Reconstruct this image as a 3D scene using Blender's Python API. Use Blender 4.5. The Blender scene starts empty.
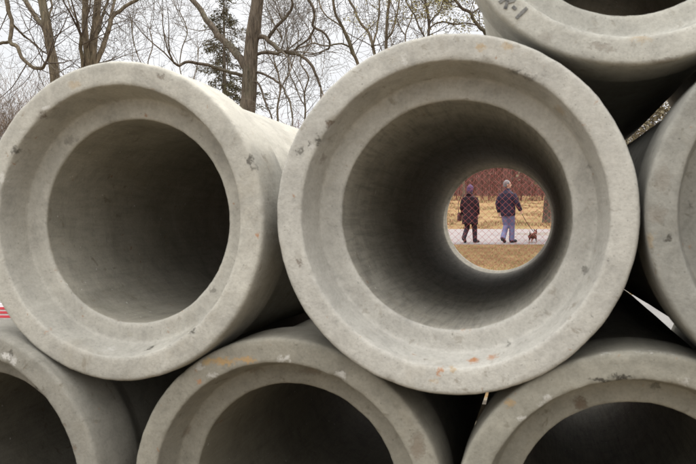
import bpy, bmesh, math, random
from mathutils import Vector, Matrix, noise
from mathutils.bvhtree import BVHTree

S = bpy.context.scene
COL = S.collection
rnd = random.Random(7)

# ------------------------------------------------------------------ camera
F_PX = 775.44           # focal length in photo pixels (photo 696 x 464)
YAW, PITCH = 0.2412, -0.0118
CAM = Vector((0.2267, -2.0114, 1.2687))
cam_d = bpy.data.cameras.new('camera')
cam_d.sensor_width = 36.0
cam_d.lens = F_PX / 696 * 36.0
cam_d.clip_start = 0.05
cam_d.clip_end = 3000
cam_d.dof.use_dof = True
cam_d.dof.focus_distance = 9.0
cam_d.dof.aperture_fstop = 9.5
cam = bpy.data.objects.new('camera', cam_d)
COL.objects.link(cam)
FW = Vector((-math.sin(YAW) * math.cos(PITCH), math.cos(YAW) * math.cos(PITCH), math.sin(PITCH)))
RT = Vector((math.cos(YAW), math.sin(YAW), 0))
UP = RT.cross(FW)
cam.matrix_world = Matrix(((RT.x, UP.x, -FW.x, CAM.x), (RT.y, UP.y, -FW.y, CAM.y), (RT.z, UP.z, -FW.z, CAM.z), (0, 0, 0, 1)))
S.camera = cam

# ------------------------------------------------------------------ light
SUN_EL, SUN_AZ = math.radians(50), math.radians(62)      # azimuth from +Y towards +X
sv = Vector((math.sin(SUN_AZ) * math.cos(SUN_EL), math.cos(SUN_AZ) * math.cos(SUN_EL), math.sin(SUN_EL)))
sun_d = bpy.data.lights.new('sun', 'SUN')
sun_d.energy = 2.6
sun_d.angle = math.radians(4)
sun_d.color = (1.0, 0.965, 0.92)
sun = bpy.data.objects.new('sun', sun_d)
COL.objects.link(sun)
sun.rotation_euler = sv.to_track_quat('Z', 'Y').to_euler()

W = bpy.data.worlds.new('World')
S.world = W
W.use_nodes = True
wt = W.node_tree
wt.nodes.clear()
wo = wt.nodes.new('ShaderNodeOutputWorld')
wb = wt.nodes.new('ShaderNodeBackground')
sky = wt.nodes.new('ShaderNodeTexSky')
sky.sky_type = 'NISHITA'
sky.sun_disc = False
sky.sun_elevation = SUN_EL
sky.sun_rotation = SUN_AZ
sky.dust_density = 4.0
wtc = wt.nodes.new('ShaderNodeTexCoord')
wn = wt.nodes.new('ShaderNodeTexNoise')
wn.inputs['Scale'].default_value = 2.2
wn.inputs['Detail'].default_value = 5
wcr = wt.nodes.new('ShaderNodeValToRGB')          # overcast cloud sheet, slightly uneven
wcr.color_ramp.elements[0].position = 0.3
wcr.color_ramp.elements[0].color = (7.3, 7.35, 7.5, 1)
wcr.color_ramp.elements[1].position = 0.7
wcr.color_ramp.elements[1].color = (8.6, 8.6, 8.65, 1)
wm = wt.nodes.new('ShaderNodeMix')
wm.data_type = 'RGBA'
wm.inputs[0].default_value = 0.9
wt.links.new(wtc.outputs['Generated'], wn.inputs['Vector'])
wt.links.new(wn.outputs['Fac'], wcr.inputs['Fac'])
wt.links.new(sky.outputs['Color'], wm.inputs[6])
wsx = wt.nodes.new('ShaderNodeSeparateXYZ')            # overcast sky: brighter towards the zenith
wmr = wt.nodes.new('ShaderNodeMapRange')
wmr.inputs['From Min'].default_value = 0.25
wmr.inputs['To Min'].default_value = 1.0
wmr.inputs['To Max'].default_value = 3.3
wvm = wt.nodes.new('ShaderNodeVectorMath'); wvm.operation = 'SCALE'
wt.links.new(wtc.outputs['Generated'], wsx.inputs[0])
wt.links.new(wsx.outputs['Z'], wmr.inputs['Value'])
wdt = wt.nodes.new('ShaderNodeVectorMath'); wdt.operation = 'DOT_PRODUCT'      # thin bright cloud on the open side
wdt.inputs[1].default_value = Vector((-.30, -.62, .72)).normalized()
wm2 = wt.nodes.new('ShaderNodeMapRange')
wm2.inputs['From Min'].default_value = 0.1
wm2.inputs['To Min'].default_value = 1.0
wm2.inputs['To Max'].default_value = 2.05
wmu = wt.nodes.new('ShaderNodeMath'); wmu.operation = 'MULTIPLY'
wt.links.new(wtc.outputs['Generated'], wdt.inputs[0])
wt.links.new(wdt.outputs['Value'], wm2.inputs['Value'])
wt.links.new(wcr.outputs['Color'], wvm.inputs[0])
wt.links.new(wmr.outputs['Result'], wmu.inputs[0])
wt.links.new(wm2.outputs['Result'], wmu.inputs[1])
wt.links.new(wmu.outputs[0], wvm.inputs[3])
wt.links.new(wvm.outputs[0], wm.inputs[7])
wt.links.new(wm.outputs[2], wb.inputs['Color'])
wb.inputs['Strength'].default_value = 0.1
wt.links.new(wb.outputs['Background'], wo.inputs['Surface'])

S.view_settings.view_transform = 'Standard'
S.view_settings.look = 'None'
S.view_settings.exposure = 0.4
S.view_settings.gamma = 1
S.view_settings.use_curve_mapping = False
S.render.engine = 'CYCLES'
S.cycles.max_bounces = 10
S.cycles.diffuse_bounces = 6


# ------------------------------------------------------------------ helpers
def ray(px, py):
    return FW + RT * ((px - 348) / F_PX) - UP * ((py - 232) / F_PX)


def P(px, py, D):
    """world point D metres ahead of the camera position along its axis"""
    return CAM + ray(px, py) * D


def face_pt(px, py, Y):
    r = ray(px, py)
    return CAM + r * ((Y - CAM.y) / r.y)


GF = Vector((-math.sin(YAW), math.cos(YAW), 0))        # ground frame: forward
GO = Vector((CAM.x, CAM.y, 0))
VB = [-200, -40, -8, 0, 6, 10, 13.9, 14.6, 15.5, 16.5, 18, 20, 21.7, 24, 27.2, 30, 36, 45, 52, 62, 80, 140, 700]
HB = [0, 0, 0, 0, 0, 0, 0, .05, .17, .29, .42, .57, .69, .84, 1.07, 1.32, 1.85, 2.62, 3.9, 6.2, 9.2, 11, 11]


def gh(v):
    for i in range(len(VB) - 1):
        if v <= VB[i + 1]:
            t = (v - VB[i]) / (VB[i + 1] - VB[i])
            return HB[i] + t * (HB[i + 1] - HB[i])
    return HB[-1]


def G(u, v, dz=0.0):
    p = GO + RT * u + GF * v
    p.z = gh(v) + dz
    return p


def uv_of(p):
    d = Vector((p.x, p.y, 0)) - GO
    return d.dot(RT), d.dot(GF)


def link(name, me, mat=None, parent=None, smooth=True):
    o = bpy.data.objects.new(name, me)
    COL.objects.link(o)
    if mat:
        me.materials.clear()
        me.materials.append(mat)
    if parent:
        o.parent = parent
    if smooth and len(me.polygons):
        me.polygons.foreach_set('use_smooth', [True] * len(me.polygons))
    return o


def tag(o, label=None, cat=None, group=None, kind=None):
    if label: o['label'] = label
    if cat: o['category'] = cat
    if group: o['group'] = group
    if kind: o['kind'] = kind
    return o


def empty(name, loc, label, cat, group=None, rz=0.0):
    o = bpy.data.objects.new(name, None)
    o.empty_display_size = 0.2
    COL.objects.link(o)
    o.location = loc
    o.rotation_euler = (0, 0, rz)
    return tag(o, label, cat, group)


class MB:
    def __init__(s):
        s.v, s.f = [], []

    def tube(s, pts, rad, n=6, cap=True, ell=1.0, updir=None):
        base = len(s.v)
        N = len(pts)
        pts = [Vector(p) for p in pts]
        ref = Vector(updir) if updir else Vector((0.123, 0.31, 0.94))
        prev = None
        for i, p in enumerate(pts):
            t = (pts[min(i + 1, N - 1)] - pts[max(i - 1, 0)])
            if t.length < 1e-9: t = Vector((0, 0, 1))
            t.normalize()
            if prev is None:
                a = ref - t * ref.dot(t)
                if a.length < 1e-3: a = Vector((1, 0, 0)) - t * t.x
            else:
                a = prev - t * prev.dot(t)
                if a.length < 1e-4: a = ref - t * ref.dot(t)
            a.normalize()
            prev = a
            b = t.cross(a)
            r = rad[i] if hasattr(rad, '__len__') else rad
            for k in range(n):
                w = 2 * math.pi * k / n
                s.v.append(p + a * (math.cos(w) * r) + b * (math.sin(w) * r * ell))
        for i in range(N - 1):
            for k in range(n):
                k2 = (k + 1) % n
                s.f.append((base + i * n + k, base + i * n + k2, base + (i + 1) * n + k2, base + (i + 1) * n + k))
        if cap:
            s.f.append(tuple(base + k for k in reversed(range(n))))
            s.f.append(tuple(base + (N - 1) * n + k for k in range(n)))

    def box(s, c, h, rot=None):
        b = len(s.v)
        c = Vector(c)
        for x in (-1, 1):
            for y in (-1, 1):
                for z in (-1, 1):
                    q = Vector((x * h[0], y * h[1], z * h[2]))
                    if rot: q = rot @ q
                    s.v.append(c + q)
        for q in ((0, 1, 3, 2), (4, 6, 7, 5), (0, 4, 5, 1), (2, 3, 7, 6), (0, 2, 6, 4), (1, 5, 7, 3)):
            s.f.append(tuple(b + i for i in q))

    def ball(s, c, r, nu=14, nv=10, rot=None):
        b = len(s.v)
        c = Vector(c)
        r = Vector(r) if hasattr(r, '__len__') else Vector((r, r, r))
        for j in range(1, nv):
            th = math.pi * j / nv
            for i in range(nu):
                ph = 2 * math.pi * i / nu
                q = Vector((r.x * math.sin(th) * math.cos(ph), r.y * math.sin(th) * math.sin(ph), r.z * math.cos(th)))
                if rot: q = rot @ q
                s.v.append(c + q)
        top = Vector((0, 0, r.z)); bot = -top
        if rot: top = rot @ top; bot = rot @ bot
        s.v.append(c + top); s.v.append(c + bot)
        T, B = len(s.v) - 2, len(s.v) - 1
        for j in range(nv - 2):
            for i in range(nu):
                i2 = (i + 1) % nu
                s.f.append((b + j * nu + i, b + (j + 1) * nu + i, b + (j + 1) * nu + i2, b + j * nu + i2))
        for i in range(nu):
            i2 = (i + 1) % nu
            s.f.append((T, b + i, b + i2))
            s.f.append((B, b + (nv - 2) * nu + i2, b + (nv - 2) * nu + i))

    def mesh(s, name):
        me = bpy.data.meshes.new(name)
        me.from_pydata(s.v, [], s.f)
        me.update()
        return me

    def build(s, name, mat, parent=None, smooth=True):
        return link(name, s.mesh(name), mat, parent, smooth)


def remesh(mb, name, mat, parent, voxel, smooth_it=2):
    me = mb.mesh(name + '_raw')
    o = bpy.data.objects.new(name + '_raw', me)
    COL.objects.link(o)
    m = o.modifiers.new('r', 'REMESH'); m.mode = 'VOXEL'; m.voxel_size = voxel
    m2 = o.modifiers.new('s', 'SMOOTH'); m2.factor = 0.5; m2.iterations = smooth_it
    dg = bpy.context.evaluated_depsgraph_get()
    res = bpy.data.meshes.new_from_object(o.evaluated_get(dg))
    bpy.data.objects.remove(o)
    bpy.data.meshes.remove(me)
    return link(name, res, mat, parent, True)


# ------------------------------------------------------------------ materials
class NT:
    def __init__(s, name, rough=0.9, spec=0.3):
        s.m = bpy.data.materials.new(name)
        s.m.use_nodes = True
        s.t = s.m.node_tree
        s.b = s.t.nodes['Principled BSDF']
        s.b.inputs['Roughness'].default_value = rough
        s.b.inputs['Specular IOR Level'].default_value = spec
        s.tc = s.t.nodes.new('ShaderNodeTexCoord')
        s.vec = s.tc.outputs['Object']

    def L(s, a, b): s.t.links.new(a, b)

    def mapping(s, scale=(1, 1, 1), loc=(0, 0, 0), vec=None):
        m = s.t.nodes.new('ShaderNodeMapping')
        m.inputs['Scale'].default_value = scale
        m.inputs['Location'].default_value = loc
        s.L(vec or s.vec, m.inputs['Vector'])
        return m.outputs['Vector']

    def noise(s, scale, detail=4, rough=0.55, vec=None, dist=0.0, col=False):
        n = s.t.nodes.new('ShaderNodeTexNoise')
        n.inputs['Scale'].default_value = scale
        n.inputs['Detail'].default_value = detail
        n.inputs['Roughness'].default_value = rough
        n.inputs['Distortion'].default_value = dist
        s.L(vec or s.vec, n.inputs['Vector'])
        return n.outputs['Color' if col else 'Fac']

    def ramp(s, fac, stops):
        r = s.t.nodes.new('ShaderNodeValToRGB')
        e = r.color_ramp.elements
        while len(e) < len(stops): e.new(0.5)
        for i, (p, c) in enumerate(stops):
            e[i].position = p
            e[i].color = tuple(c) + (1,) if hasattr(c, '__len__') else (c, c, c, 1)
        s.L(fac, r.inputs['Fac'])
        return r.outputs['Color']

    def mix(s, fac, a, b, mode='MIX'):
        m = s.t.nodes.new('ShaderNodeMix')
        m.data_type = 'RGBA'
        m.blend_type = mode
        for inp, v in ((m.inputs[0], fac), (m.inputs[6], a), (m.inputs[7], b)):
            if isinstance(v, (int, float)): inp.default_value = v
            elif hasattr(v, '__len__'): inp.default_value = tuple(v) + (1,)
            else: s.L(v, inp)
        return m.outputs[2]

    def math(s, op, a, b=None):
        m = s.t.nodes.new('ShaderNodeMath')
        m.operation = op
        for i, v in enumerate((a, b)):
            if v is None: continue
            if isinstance(v, (int, float)): m.inputs[i].default_value = v
            else: s.L(v, m.inputs[i])
        return m.outputs[0]

    def vmath(s, op, a, b):
        m = s.t.nodes.new('ShaderNodeVectorMath')
        m.operation = op
        for i, v in enumerate((a, b)):
            if isinstance(v, (tuple, Vector)): m.inputs[i].default_value = tuple(v)
            else: s.L(v, m.inputs[i])
        return m

    def color(s, c):
        if hasattr(c, '__len__'): s.b.inputs['Base Color'].default_value = tuple(c) + (1,)
        else: s.L(c, s.b.inputs['Base Color'])

    def bump(s, h, strength=0.3, dist=0.01):
        b = s.t.nodes.new('ShaderNodeBump')
        b.inputs['Strength'].default_value = strength
        b.inputs['Distance'].default_value = dist
        s.L(h, b.inputs['Height'])
        s.L(b.outputs['Normal'], s.b.inputs['Normal'])


def noisy(name, c1, c2, scale=6, rough=0.85, bump=0.3, bd=0.01, stretch=(1, 1, 1), spec=0.2):
    n = NT(name, rough, spec)
    v = n.mapping(stretch)
    f = n.noise(scale, 6, 0.6, v)
    n.color(n.ramp(f, [(0.3, c1), (0.7, c2)]))
    n.bump(n.noise(scale * 4, 5, 0.6, v), bump, bd)
    return n.m


def concrete(name, seed, tone, spots, scuff=.88):
    """precast concrete: mottled grey, cast voids, fine sand, stains at given points.
    spots: (point in object space, (sx, sy, sz) radii, colour, strength)"""
    n = NT(name, 0.88, 0.25)
    off = (seed * 3.71, seed * 1.93, seed * 5.17)
    v = n.mapping((1, 1, 1), off)
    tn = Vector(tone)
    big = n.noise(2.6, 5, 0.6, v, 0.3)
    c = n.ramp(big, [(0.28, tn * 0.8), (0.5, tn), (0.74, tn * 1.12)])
    mid = n.noise(11, 6, 0.65, v, 0.6)
    c = n.mix(1.0, c, n.ramp(mid, [(0.3, 0.8), (0.52, 1.0), (0.75, 1.07)]), 'MULTIPLY')
    fine = n.noise(120, 4, 0.7, v)
    c = n.mix(1.0, c, n.ramp(fine, [(0.3, 0.86), (0.6, 1.04)]), 'MULTIPLY')
    # pale laitance bloom and tan dirt
    bl = n.noise(5.2, 5, 0.7, n.mapping((1, 1.8, 1), (off[1], off[2], off[0])), 0.9)
    c = n.mix(n.ramp(bl, [(0.56, 0.0), (0.72, 0.35)]), c, tuple(tn * 1.35))
    di = n.noise(4.1, 6, 0.7, n.mapping((1, 1, 1), (off[2], off[0], off[1])), 0.5)
    c = n.mix(n.ramp(di, [(0.54, 0.0), (0.76, 0.4)]), c, tuple(Vector((tn.x * .66, tn.y * .58, tn.z * .46))))
    # brown grime specks, rust flecks and grit pores, clustered unevenly
    clu = n.ramp(n.noise(3.3, 3, .6, n.mapping((1, 1, 1), (off[0], off[2], 11))), [(.38, 0), (.62, 1)])
    gr = n.ramp(n.noise(24, 5, .62, n.mapping((1, 1, 1), (off[2], 5, off[1])), .4), [(.60, 0), (.68, .75)])
    c = n.mix(n.math('MULTIPLY', n.math('MULTIPLY', gr, clu), 0.7), c, tuple(Vector((tn.x * .42, tn.y * .36, tn.z * .28))))
    gr2 = n.ramp(n.noise(33, 4, .6, n.mapping((1, 1, 1), (off[1], off[0], 19)), .3), [(.68, 0), (.74, .7)])
    c = n.mix(gr2, c, (0.20, 0.105, 0.05))
    po = n.ramp(n.noise(150, 3, .6, v), [(.66, 0), (.72, .65)])
    c = n.mix(po, c, tuple(tn * .35))
    # lengthwise trowel streaks
    st = n.noise(9, 5, 0.6, n.mapping((4.5, 0.5, 4.5), off))
    c = n.mix(1.0, c, n.ramp(st, [(0.3, 0.92), (0.6, 1.02)]), 'MULTIPLY')
    # bore wall colour darkened unevenly to deepen the shade inside the pipe
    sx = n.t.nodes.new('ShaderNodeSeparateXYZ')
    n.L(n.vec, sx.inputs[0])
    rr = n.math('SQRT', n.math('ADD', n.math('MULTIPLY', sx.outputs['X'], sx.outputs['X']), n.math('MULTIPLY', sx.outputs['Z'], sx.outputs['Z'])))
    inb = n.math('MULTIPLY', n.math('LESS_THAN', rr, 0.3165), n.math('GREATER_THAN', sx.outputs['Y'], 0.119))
    bore_shade = n.ramp(n.noise(6, 5, .65, n.mapping((1, .35, 1), off), .5), [(.3, (.78, .76, .70)), (.7, (.98, .96, .92))])
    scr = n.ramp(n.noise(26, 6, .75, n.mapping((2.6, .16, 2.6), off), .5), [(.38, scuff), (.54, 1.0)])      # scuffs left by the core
    bore_shade = n.mix(1.0, bore_shade, scr, 'MULTIPLY')
    c = n.mix(inb, c, n.mix(1.0, c, bore_shade, 'MULTIPLY'))
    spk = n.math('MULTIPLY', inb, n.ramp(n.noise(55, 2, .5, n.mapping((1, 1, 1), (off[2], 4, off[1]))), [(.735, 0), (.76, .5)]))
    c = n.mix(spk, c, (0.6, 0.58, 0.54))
    # small voids
    vo = n.t.nodes.new('ShaderNodeTexVoronoi')
    vo.inputs['Scale'].default_value = 42
    n.L(n.vmath('ADD', v, n.vmath('SCALE', n.noise(30, 3, 0.5, v, 0, True), (0, 0, 0)).outputs[0]).outputs[0], vo.inputs['Vector'])
    sel = n.noise(7, 2, 0.5, n.mapping((1, 1, 1), (off[1], off[0], off[2])))
    vo.inputs['Randomness'].default_value = 1.0
    hole = n.math('LESS_THAN', n.math('ADD', vo.outputs['Distance'], n.ramp(sel, [(0.40, 0.25), (0.66, 0.0)])), 0.15)
    c = n.mix(n.math('MULTIPLY', hole, 0.6), c, (0.09, 0.08, 0.06))
    # stains and chips with a place of their own
    warp = n.vmath('SCALE', n.vmath('SUBTRACT', n.noise(48, 6, 0.8, v, 0, True), (0.5, 0.5, 0.5)).outputs[0], (0, 0, 0))
    warp.inputs[3].default_value = 0.07
    pv = n.vmath('ADD', n.vec, warp.outputs[0]).outputs[0]
    chips = None
    for (pt, rad, colr, stg) in spots:
        d = n.vmath('SUBTRACT', pv, tuple(pt)).outputs[0]
        d = n.vmath('DIVIDE', d, tuple(rad)).outputs[0]
        ln = n.t.nodes.new('ShaderNodeVectorMath'); ln.operation = 'LENGTH'
        n.L(d, ln.inputs[0])
        k = n.ramp(ln.outputs['Value'], [(0.35, stg), (0.65, stg * .75), (1.05, 0.0)])
        c = n.mix(k, c, colr)
        if sum(colr) < 0.35:
            chips = k if chips is None else n.math('ADD', chips, k)
    n.color(c)
    h = n.math('ADD', n.math('MULTIPLY', fine, 0.5), n.math('MULTIPLY', mid, 1.0))
    h = n.math('ADD', h, n.math('MULTIPLY', n.noise(300, 2, 0.5, v), 0.25))
    h = n.math('SUBTRACT', h, n.math('MULTIPLY', hole, 1.0))
    h = n.math('SUBTRACT', h, n.math('MULTIPLY', po, 0.6))
    h = n.math('SUBTRACT', h, n.math('MULTIPLY', gr, 0.4))
    h = n.math('ADD', h, n.math('MULTIPLY', st, 0.6))
    if chips is not None: h = n.math('SUBTRACT', h, n.math('MULTIPLY', chips, 1.2))
    n.bump(h, 0.55, 0.0035)
    return n.m


# ------------------------------------------------------------------ the ground
def strip(name, v0, v1, u0, u1, dz, mat, curve=None):
    vs = sorted(set([v0, v1] + [b for b in VB if v0 < b < v1]))
    full = []
    for a, b in zip(vs, vs[1:]):
        k = max(1, int((b - a) / 1.0)) if b < 60 and a > -20 else 1
        full += [a + (b - a) * i / k for i in range(k)]
    full.append(vs[-1])
    nu = 40
    me = MB()
    for v in full:
        for i in range(nu + 1):
            u = u0 + (u1 - u0) * i / nu
            me.v.append(G(u, v, dz))
    for j in range(len(full) - 1):
        for i in range(nu):
            a = j * (nu + 1) + i
            me.f.append((a, a + 1, a + nu + 2, a + nu + 1))
    o = me.build(name, mat)
    return tag(o, kind='structure')


def lawn_mat():
    n = NT('dry_lawn', 0.95, 0.1)
    a = n.noise(0.9, 6, 0.6, n.mapping((1, 1, 1)), 0.4)
    c = n.ramp(a, [(0.3, (0.12, 0.075, 0.032)), (0.5, (0.20, 0.128, 0.058)), (0.72, (0.26, 0.175, 0.09))])
    b = n.noise(14, 6, 0.75)
    c = n.mix(1.0, c, n.ramp(b, [(0.3, 0.6), (0.65, 1.2)]), 'MULTIPLY')
    g = n.noise(0.5, 4, 0.6, n.mapping((1, 1, 1), (31, 7, 0)))
    c = n.mix(n.ramp(g, [(0.5, 0.0), (0.7, 0.45)]), c, (0.13, 0.13, 0.045))
    n.color(c)
    n.bump(n.noise(40, 6, 0.8), 0.8, 0.04)
    return n.m


def paving_mat(name, c1, c2, joints=True):
    n = NT(name, 0.9, 0.2)
    a = n.noise(1.3, 6, 0.65)
    c = n.ramp(a, [(0.3, c1), (0.7, c2)])
    f = n.noise(45, 5, 0.8)
    c = n.mix(1.0, c, n.ramp(f, [(0.3, 0.7), (0.65, 1.1)]), 'MULTIPLY')
    n.color(c)
    n.bump(f, 0.4, 0.01)
    return n.m


M_lawn = lawn_mat()
strip('ground', -200, 700, -420, 420, 0, M_lawn)
strip('pavement', 6.3, 13.6, -60, 60, 0.004, paving_mat('pale_concrete', (0.11, 0.104, 0.097), (0.155, 0.147, 0.137)))
strip('footpath', 21.4, 26.9, -60, 60, 0.004, paving_mat('pale_path', (0.165, 0.143, 0.136), (0.225, 0.198, 0.188)))

# brown-grey tongue running along the far side of the path
me = MB()
N = 40
for i in range(N + 1):
    u = 4.9 + 9 * i / N
    w = min(1, i / 8) * 1.0
    for k in range(3):
        v = 24.9 + (k - 1) * 0.62 * w + 0.08 * math.sin(u * 3 + k)
        me.v.append(G(u, v, 0.008))
for i in range(N):
    for k in range(2):
        a = i * 3 + k
        me.f.append((a, a + 3, a + 4, a + 1))
tag(me.build('grey_strip', noisy('brown_grey', (0.10, 0.085, 0.07), (0.19, 0.16, 0.13), 3)), kind='structure')

# bare packed soil in front of and beneath the pile
strip('soil', -7, 5.6, -9, 9, 0.004, noisy('packed_soil', (0.10, 0.08, 0.055), (0.20, 0.165, 0.115), 1.5, 0.95, 0.6, 0.02))

# grass blades where the lawn is near enough to show them
M_blade = noisy('straw_blade', (0.13, 0.083, 0.035), (0.30, 0.20, 0.10), 3.0)
gb = MB()
for i in range(52000):
    v = 13.65 + 7.7 * rnd.random() ** 1.3
    u = v * (0.08 + 0.36 * rnd.random()) if rnd.random() < .93 else rnd.uniform(-6, 10)
    p = G(u, v, 0.002)
    if noise.noise(Vector((u * 1.6, v * 1.6, 3))) < -0.28: continue
    a = rnd.random() * 6.283
    h = rnd.uniform(0.015, 0.05) * (1.5 if v < 14.2 else 1)
    w = 0.004
    d = Vector((math.cos(a), math.sin(a), 0))
    t = Vector((rnd.uniform(-1, 1), rnd.uniform(-1, 1), 0)) * h * 0.8 + Vector((0, 0, h))
    b = len(gb.v)
    gb.v += [p - d * w, p + d * w, p + t]
    gb.f.append((b, b + 1, b + 2))
tag(gb.build('dry_grass', M_blade, smooth=False), 'short straw coloured grass between the pavement and the footpath', 'grass', kind='stuff')
gb = MB()
for i in range(16000):                                   # ragged tufts on the far lawn
    v = 27 + 18 * rnd.random()
    u = v * (0.08 + 0.24 * rnd.random())
    if noise.noise(Vector((u * .9, v * .5, 8))) < 0.02: continue
    p = G(u, v, 0.002)
    a = rnd.random() * 6.283
    h = rnd.uniform(0.03, 0.11)
    d = Vector((math.cos(a), math.sin(a), 0))
    t = Vector((rnd.uniform(-1, 1), rnd.uniform(-1, 1), 0)) * h * 0.9 + Vector((0, 0, h))
    b = len(gb.v)
    gb.v += [p - d * .012, p + d * .012, p + t]
    gb.f.append((b, b + 1, b + 2))
tag(gb.build('grass_tufts', noisy('tuft_blade', (0.085, 0.055, 0.024), (0.24, 0.16, 0.08), 1.0), smooth=False), 'ragged dry tufts on the lawn beyond the footpath', 'grass', kind='stuff')
gb = MB()
for i in range(5000):
    v = 13.62 + 0.42 * rnd.random()
    u = rnd.uniform(-4, 10)
    p = G(u, v, 0.002)
    a = rnd.random() * 6.283
    h = rnd.uniform(0.03, 0.075)
    d = Vector((math.cos(a), math.sin(a), 0))
    t = Vector((rnd.uniform(-1, 1), rnd.uniform(-1, 1), 0)) * h * 0.6 + Vector((0, 0, h))
    b = len(gb.v)
    gb.v += [p - d * .006, p + d * .006, p + t]
    gb.f.append((b, b + 1, b + 2))
tag(gb.build('green_grass', noisy('green_blade', (0.07, 0.09, 0.02), (0.16, 0.17, 0.05), 5), smooth=False),
    'strip of greener grass along the pavement edge', 'grass', kind='stuff')

# ------------------------------------------------------------------ the pipes
R_OUT, R_LIP, R_BORE, R_END = 0.47, 0.397, 0.313, 0.296
REC, LEN, R_BAR = 0.1115, 2.5475, 0.436
ZC = 1.29
SEG = 288


def pipe_profile():
    # (y, r, part) following the surface from the outer back of the bell round to the bore
    bell = [(0.305, R_BAR), (0.285, 0.439), (0.25, 0.455), (0.225, 0.4665), (0.21, 0.47), (0.17, 0.47), (0.13, 0.47), (0.09, 0.47), (0.05, 0.47), (0.025, 0.47),
            (0.010, 0.4694), (0.005, 0.4675), (0.0015, 0.464), (0, 0.459), (0, 0.447), (0, 0.434), (0, 0.421), (0, 0.410), (0.0008, 0.4025), (0.003, 0.3995),
            (0.007, 0.398), (0.02, 0.3955), (0.04, 0.391), (0.06, 0.3865), (0.08, 0.382), (0.095, 0.3785), (0.102, 0.3765), (0.1055, 0.3745), (0.108, 0.3712), (0.1095, 0.366), (0.1105, 0.356),
            (0.1112, 0.343), (0.112, 0.330), (0.113, 0.3215), (0.1155, 0.317), (0.119, 0.3145), (0.123, 0.3135)]
    bore = [(0.123, 0.3135)]
    y = 0.16
    while y < LEN - 0.06:
        t = (y - 0.12) / (LEN - 0.12)
        bore.append((y, 0.313 + (0.303 - 0.313) * t))
        y += 0.05
    bore += [(LEN - 0.06, 0.302), (LEN - 0.045, 0.2975), (LEN - 0.02, 0.296), (LEN - 0.003, 0.296), (LEN, 0.299), (LEN, 0.34), (LEN, 0.385), (LEN - 0.01, 0.392), (LEN - 0.09, 0.396),
             (LEN - 0.10, 0.402), (LEN - 0.105, 0.43), (LEN - 0.11, R_BAR)]
    y = LEN - 0.2
    while y > 0.33:
        bore.append((y, R_BAR)); y -= 0.12
    bore.append((0.305, R_BAR))
    return bell, bore


BELL, BORE = pipe_profile()


def lathe(prof, seed, rough, chips, extra=0.0):
    mb = MB()
    for (y, r) in prof:
        if y > 0.4: y += extra * (y - 0.4) / (LEN - 0.4)
        for k in range(SEG):
            w = 2 * math.pi * k / SEG
            cx, cz = math.cos(w), math.sin(w)
            q = Vector((cx * r * 3 + seed * 7, y * 3, cz * r * 3))
            dr = noise.noise(q) * 0.0016
            near_edge = 1.0 if y < 0.02 else 0.35
            if 0.1 < y < 0.13: near_edge = 1.0
            dr += noise.noise(q * 6) * 0.0012 * near_edge * rough
            dr += noise.noise(q * 19) * 0.0010 * near_edge * rough
            dy = (noise.noise(q * 5 + Vector((9, 9, 9))) * 0.0012 + noise.noise(q * 16) * 0.0006) * rough
            if 0.305 - 1e-6 <= y <= 0.305 + 1e-6 or abs(y - 0.123) < 1e-6: dy = 0
            # chipped arrises
            e = 0
            for (ca, cr, cw, cd) in chips:
                dw = (w - ca + math.pi) % (2 * math.pi) - math.pi
                dd = math.hypot(dw * r / cw, (r - cr) / 0.012, (y if y < 0.08 else 9) / 0.02)
                if dd < 1: e += (1 - dd * dd) * cd * (0.6 + noise.noise(q * 14))
            if abs(y) < 0.012: dy += max(0, e)
            elif y < 0.08: dr += (-e if r > 0.43 else e) * 0.5
            mb.v.append(Vector((cx * (r + dr), y + dy, cz * (r + dr))))
    for j in range(len(prof) - 1):
        for k in range(SEG):
            k2 = (k + 1) % SEG
            mb.f.append((j * SEG + k, (j + 1) * SEG + k, (j + 1) * SEG + k2, j * SEG + k2))
    return mb


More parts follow.
